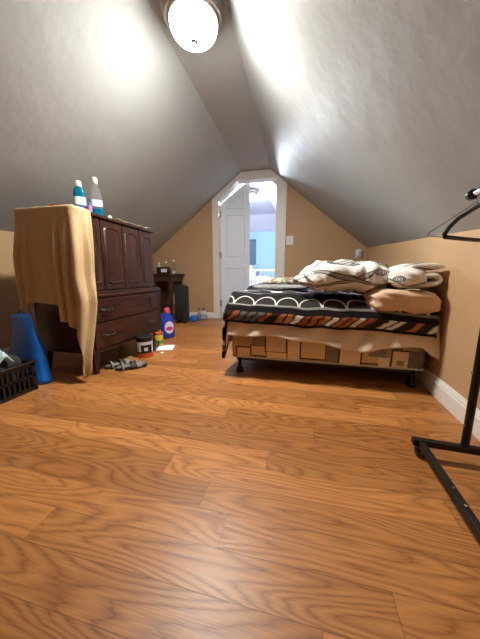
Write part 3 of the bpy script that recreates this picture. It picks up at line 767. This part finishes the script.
# oval label on the side that faces the room
cdir = Vector((sin(ro), -cos(ro), 0)); sdir = Vector((cos(ro), sin(ro), 0)); cc = Vector((*c, .125))
def oval(rx, rz, off, mt, nm, dz=0):
    vs = []; n_ = 28
    for j in range(n_):
        a = 2 * PI * j / n_; px_ = rx * cos(a); d_ = .046 * (1 - abs(px_ / .076) ** 3) ** (1 / 3) if abs(px_) < .075 else 0
        vs.append(cc + sdir * px_ + cdir * (d_ + off) + Vector((0, 0, rz * sin(a) + dz)))
    vs2 = [v_ - cdir * .004 for v_ in vs]
    b_ = MB(); b_.loft([vs2, vs]); b_.build(nm, mt, t)
oval(.052, .068, .003, 'label_pink_white', 'front_label')
oval(.040, .022, .0045, 'magenta', 'label_badge', -.012)
b = MB(); b.tube([cc + sdir * -.060 + Vector((0, 0, .07)), cc + sdir * -.078 + Vector((0, 0, .10)), cc + sdir * -.066 + Vector((0, 0, .125)), cc + sdir * -.035 + Vector((0, 0, .145))], .012, 10); b.build('handle', 'purple_blue_plastic', t, smooth=True)

c = (-1.318, 2.155)
t = thing('canister', 'yellow and green canister with orange lid beside the black mug', 'canister', (*c, 0))
MB().lathe(*c, [(.038, 0), (.041, .004), (.041, .115), (.039, .118)], 26).build('body', 'yellow_green', t, smooth=True)
MB().lathe(*c, [(.0418, .03), (.0418, .06)], 26).build('label_band', 'green_band', t, smooth=True)
MB().lathe(*c, [(.0415, .116), (.043, .12), (.043, .135), (.038, .14)], 26).build('lid', 'orange_red', t, smooth=True)
c = (-1.30, 1.985)
t = thing('mug', 'round black mug standing behind the black and white tub', 'mug', (*c, 0))
MB().lathe(*c, [(.036, 0), (.044, .01), (.047, .05), (.045, .098), (.041, .099), (.041, .05), (.002, .02)], 26).build('body', 'black_plastic', t, smooth=True)
MB().tube([(c[0] + .025, c[1] + .033, .082), (c[0] + .045, c[1] + .055, .078), (c[0] + .047, c[1] + .058, .045), (c[0] + .028, c[1] + .036, .025)], .006, 8).build('handle', 'black_plastic', t, smooth=True)
c = (-1.262, 1.835)
t = thing('tub', 'black tub with white label and orange base on the floor by the dresser', 'tub', (*c, 0))
MB().lathe(*c, [(.058, 0), (.064, .006), (.066, .15), (.064, .153)], 36).build('body', 'black_plastic', t, smooth=True)
def wrap(a0, a1, z0, z1, r_, mt, nm):
    b_ = MB(); rings = []
    for k in range(15):
        a = math.radians(a0 + (a1 - a0) * k / 14); rings.append([(c[0] + q * cos(a), c[1] + q * sin(a), z) for q, z in ((r_, z0), (r_, z1), (r_ - .003, z1), (r_ - .003, z0))])
    b_.loft(rings); b_.build(nm, mt, t, smooth=True)
wrap(-130, 60, .004, .040, .0665, 'orange_red', 'base_band')
wrap(-125, 55, .112, .138, .0675, 'label_grey_white', 'label_top')
wrap(-2, 22, .045, .112, .0675, 'label_grey_white', 'label_side')
wrap(-120, -84, .055, .112, .0675, 'label_grey_white', 'label_side')
wrap(-60, -34, .062, .090, .0675, 'label_grey_white', 'label_mark')
MB().lathe(*c, [(.066, .152), (.069, .156), (.069, .176), (.064, .18)], 36).build('lid', 'black_plastic', t, smooth=True)
b = MB(); R3 = Matrix.Translation((-1.215, 2.10, 0)) @ Matrix.Rotation(.35, 4, 'Z'); b.box(-.075, .075, -.085, .085, .0015, .004, R3)
tag(b.build('sheet_of_paper', 'paper', loc=(-1.215, 2.10, 0)), 'white sheet of paper lying on the floor beside the canister', 'paper')
tag(MB().box(-1.175, -1.150, 1.925, 1.955, .001, .006).build('paper_scrap', 'paper', loc=(-1.16, 1.94, 0)), 'tiny white paper scrap on the floor in front of the mug', 'paper scrap')

def sandal(cx, cy, rot, lb):
    t = thing('sandal', lb, 'sandal', (cx, cy, 0), 'pair of sandals by the dresser')
    Rz = Matrix.Translation((cx, cy, 0)) @ Matrix.Rotation(rot, 4, 'Z')
    def out(sc, z):
        r_ = []
        for j in range(36):
            a = 2 * PI * j / 36; k = cos(a); wv = .046 + .008 * k - .006 * (1 - k * k)
            r_.append(Rz @ Vector((.112 * k * sc, wv * math.copysign(abs(sin(a)) ** .75, sin(a)) * sc, z)))
        return r_
    MB().loft([out(.96, 0), out(1, .004), out(1, .018), out(.97, .022)]).build('sole', 'sandal_dark', t, smooth=True)
    MB().loft([out(.88, .0215), out(.88, .025)]).build('insole', 'sandal_grey', t, smooth=True)
    for x0, x1, h_, mt in ((.065, .03, .028, 'sandal_grey'), (.020, -.005, .034, 'sandal_dark'), (-.055, -.068, .036, 'sandal_grey')):
        b_ = MB(); rings = []
        for k in range(13):
            a = PI * k / 12; y_ = .052 * cos(a); z_ = .014 + h_ * sin(a) ** .8
            rings.append([Rz @ Vector(p) for p in ((x0, y_, z_), (x1, y_, z_ + .002), (x1, y_ * .93, z_ - .003), (x0, y_ * .93, z_ - .005))])
        b_.loft(rings); b_.build('strap', mt, t, smooth=True)
sandal(-1.305, 1.575, .95, 'grey and brown strappy sandal nearer the dresser beside its pair')
sandal(-1.195, 1.560, .80, 'grey and brown strappy sandal further out from the dresser')

# ------------------------------------------------------------------ blue bag and crate at the left
rings = []
def bagring(k):
    z = .435 * k; x0 = -1.87 + .035 * k; x1 = -1.535 - .15 * k ** 1.1; d0 = .045 * (1 - k) ** .7 + .010; r_ = []
    for j in range(40):
        a = 2 * PI * j / 40; hw = (x1 - x0) / 2; px_ = (x0 + x1) / 2 + hw * math.copysign(abs(cos(a)) ** .6, cos(a)); py_ = 1.205 + .05 * k + d0 * math.copysign(abs(sin(a)) ** .8, sin(a))
        q = .010 * nz(px_ * 9, z * 7, 4 + sin(a)) * (1 if k > 0 else 0); r_.append(Vector((px_ + q, py_ + q, z + (.015 * nz(px_ * 14, 1, 7) if k > .9 else 0))))
    return r_
t = thing('shopping_bag', 'bright blue plastic shopping bag leaning against the end of the dresser', 'bag', (-1.66, 1.25, 0))
MB().loft([bagring(k / 16) for k in range(17)]).build('bag_body', 'blue_vinyl', t, smooth='all')
MB().tube([(-1.79, 1.255, .41), (-1.795, 1.258, .44), (-1.77, 1.26, .455), (-1.745, 1.26, .445), (-1.74, 1.255, .41)], .005, 8).build('handle', 'blue_vinyl', t, smooth=True)

t = thing('storage_crate', 'black plastic openwork crate on the floor left of the blue bag', 'crate', (-1.7, .93, 0))
CX0, CX1, CY0, CY1, CH = -1.90, -1.535, .70, 1.125, .175
b = MB()
def wallbars(p0, p1):
    p0, p1 = Vector(p0), Vector(p1); d = (p1 - p0); L_ = d.length; d.normalize(); n_ = Vector((-d.y, d.x, 0)) * .004
    def bar(a, c_, z0, z1):
        q = [p0 + d * a - n_, p0 + d * c_ - n_, p0 + d * c_ + n_, p0 + d * a + n_]
        b.loft([[v_ + Vector((0, 0, z)) for v_ in q] for z in (z0, z1)])
    bar(0, L_, 0, .022); bar(0, L_, .085, .097); bar(0, L_, CH - .024, CH); k = 0; bar(0, .02, 0, CH); bar(L_ - .02, L_, 0, CH)
    a = .035
    while a < L_ - .03: bar(a, a + .010, .02, CH - .02); a += .026
for a, c_ in (((CX0, CY0, 0), (CX1, CY0, 0)), ((CX1, CY0, 0), (CX1, CY1, 0)), ((CX1, CY1, 0), (CX0, CY1, 0)), ((CX0, CY1, 0), (CX0, CY0, 0))): wallbars(a, c_)
b.box(CX0, CX1, CY0, CY1, .002, .010); b.build('basket', 'black_plastic', t)
b = MB(); rim = [(CX0 - .006, CY0 - .006, CH), (CX1 + .006, CY0 - .006, CH), (CX1 + .006, CY1 + .006, CH), (CX0 - .006, CY1 + .006, CH)]; b.tube(rim + [rim[0]], .008, 8); b.build('rim', 'black_plastic', t)
o = blob('clothes', 'dark_fabric', (-1.715, .915, .140), (.160, .19, .125), .7, .7, .04, 9, 61)
tag(o, 'dark folded clothes filling the black crate', 'clothes')
def scarf(u, v):
    x = -1.64 + .12 * u; y = .90 + .11 * v; return Vector((x + .02 * nz(v * 4, 1), y, .278 + .02 * nz(x * 18, y * 18, 2) - .05 * u * u + .022 * sin(v * 9 + u * 2)))
tag(MB().grid(scarf, 20, 20).build('cloth', 'pale_cyan_cloth', smooth='all', solid=.004, loc=(-1.6, .95, .24)), 'pale cyan cloth draped on top of the crate contents', 'cloth')

# ------------------------------------------------------------------ garment rack
RA = math.atan(.045); C0 = Vector((.614, .982, 0)); RM = Matrix.Translation(C0) @ Matrix.Rotation(-RA, 4, 'Z')
rk = lambda x, y, z: RM @ Vector((x, y, z))
t = thing('garment_rack', 'black metal rolling garment rack standing by the right wall', 'clothes rack', tuple(C0))
RZ = .976
for y in (0, -1.15):
    f = MB().box(-.166, .128, y - .013, y + .013, .047, .071, RM).build('foot_bar', 'black_metal', t, bevel=.003)
    MB().tube([rk(0, y, .07), rk(0, y, RZ)], .0125, 14).build('post', 'black_metal', t, smooth=True)
    for x in (-.134, .100):
        cs = MB(); cs.lathe(*rk(x, y, 0).xy, [(.007, .040), (.007, .05)], 10); cs.box(x - .016, x + .016, y - .012, y + .012, .028, .043, RM)
        cw = cs.build('caster_fork', 'black_plastic', t, bevel=.002)
        p = rk(x, y, .030)
        w_ = MB()
        for s_ in (-.016, .006): w_.loft([[rk(x + s_ + q, y + .0205 * rr_ * cos(2 * PI * j / 20), .021 + .0205 * rr_ * sin(2 * PI * j / 20)) for j in range(20)] for q, rr_ in ((0, .85), (.002, 1), (.008, 1), (.010, .85))])
        w_.build('wheel', 'rubber', cw, smooth=True)
    for z in (.15, .35): 
        p = rk(-.0125, y, z); MB().tube([p, p + Vector((-.004, 0, 0))], .004, 8).build('screw', 'chrome', t)
rail = MB().box(-.150, -.128, -1.137, -.013, .046, .069, RM).build('bottom_rail', 'black_metal', t, bevel=.003)
for y in (-.23, -.29): 
    p = rk(-.139, y, .069); MB().tube([p, p + Vector((0, 0, .003))], .004, 8).build('screw', 'chrome', rail)
rod = MB().tube([rk(0, .195, RZ + .004), rk(0, -1.33, RZ + .004)], .010, 14).build('hanging_rod', 'chrome', t, smooth=True)
for y in (.188, -1.32): MB().tube([rk(0, y - .006, RZ + .004), rk(0, y + .010, RZ + .004)], .019, 20).build('end_cap', 'black_plastic', rod, smooth=True)
def hanger(ctr, ang, wdt, r_, mt, lb, nm, zb, drop=.115):
    t = thing(nm, lb, 'clothes hanger', (ctr[0], ctr[1], RZ + .014))
    d = Vector((cos(ang), sin(ang), 0)); c_ = Vector((*ctr, 0))
    def P(s_, z): return c_ + d * s_ + Vector((0, 0, z))
    zt_ = zb + drop; rr_ = .014
    body = [P(-wdt, zb), P(-wdt - .004, zb + .010), P(-wdt + .014, zb + .030), P(-wdt + .05, zb + .058), P(-.06, zt_ - .014), P(0, zt_), P(.06, zt_ - .014), P(wdt - .05, zb + .058), P(wdt - .014, zb + .030), P(wdt + .004, zb + .010), P(wdt, zb)]
    if r_ < .003: body = [P(-wdt, zb), P(-wdt - .004, zb + .004), P(-wdt, zb + .010), P(0, zt_), P(wdt, zb + .010), P(wdt + .004, zb + .004), P(wdt, zb)]
    b_ = MB(); b_.tube(body + [P(wdt * .5, zb - .001), P(-wdt * .5, zb - .001), P(-wdt, zb)], r_, 10); b_.build('frame', mt, t, smooth=True)
    zr = RZ + .004; hk = [P(0, zt_), P(0, zr - .024)]; R_ = .0135
    for k in range(9): a = math.radians(-90 + 30 * k); hk.append(P(R_ * cos(a), zr + R_ * sin(a)) if k else P(0, zr - R_))
    MB().tube(hk, .0016, 8).build('hook', 'chrome', t, smooth=True)
cA = rk(0, .080, 0); cB = rk(0, .155, 0)
hanger((cA.x, cA.y), math.radians(34), .208, .0066, 'black_plastic', 'thick black plastic hanger on the rack rod', 'clothes_hanger', .801, .12)
hanger((cB.x, cB.y), math.radians(32), .226, .0014, 'pewter', 'thin wire hanger on the rod behind the black hanger', 'wire_hanger', .815, .13)

# ------------------------------------------------------------------ camera, world, output
cam = bpy.data.cameras.new('camera'); co = bpy.data.objects.new('camera', cam); COL.objects.link(co); S.camera = co
cam.sensor_fit = 'VERTICAL'; cam.sensor_height = 24; cam.lens = 250 / 639 * 24; cam.clip_start = .02
co.location = (0, 0, .68); co.rotation_euler = (PI / 2 - math.atan(43.5 / 250), 0, math.radians(13))
wd = bpy.data.worlds.new('world'); S.world = wd; wd.use_nodes = True
wd.node_tree.nodes['Background'].inputs[0].default_value = (.02, .02, .025, 1)
vs = S.view_settings; vs.view_transform = 'Standard'; vs.look = 'None'; vs.gamma = 1; vs.use_curve_mapping = False; vs.exposure = 0.12
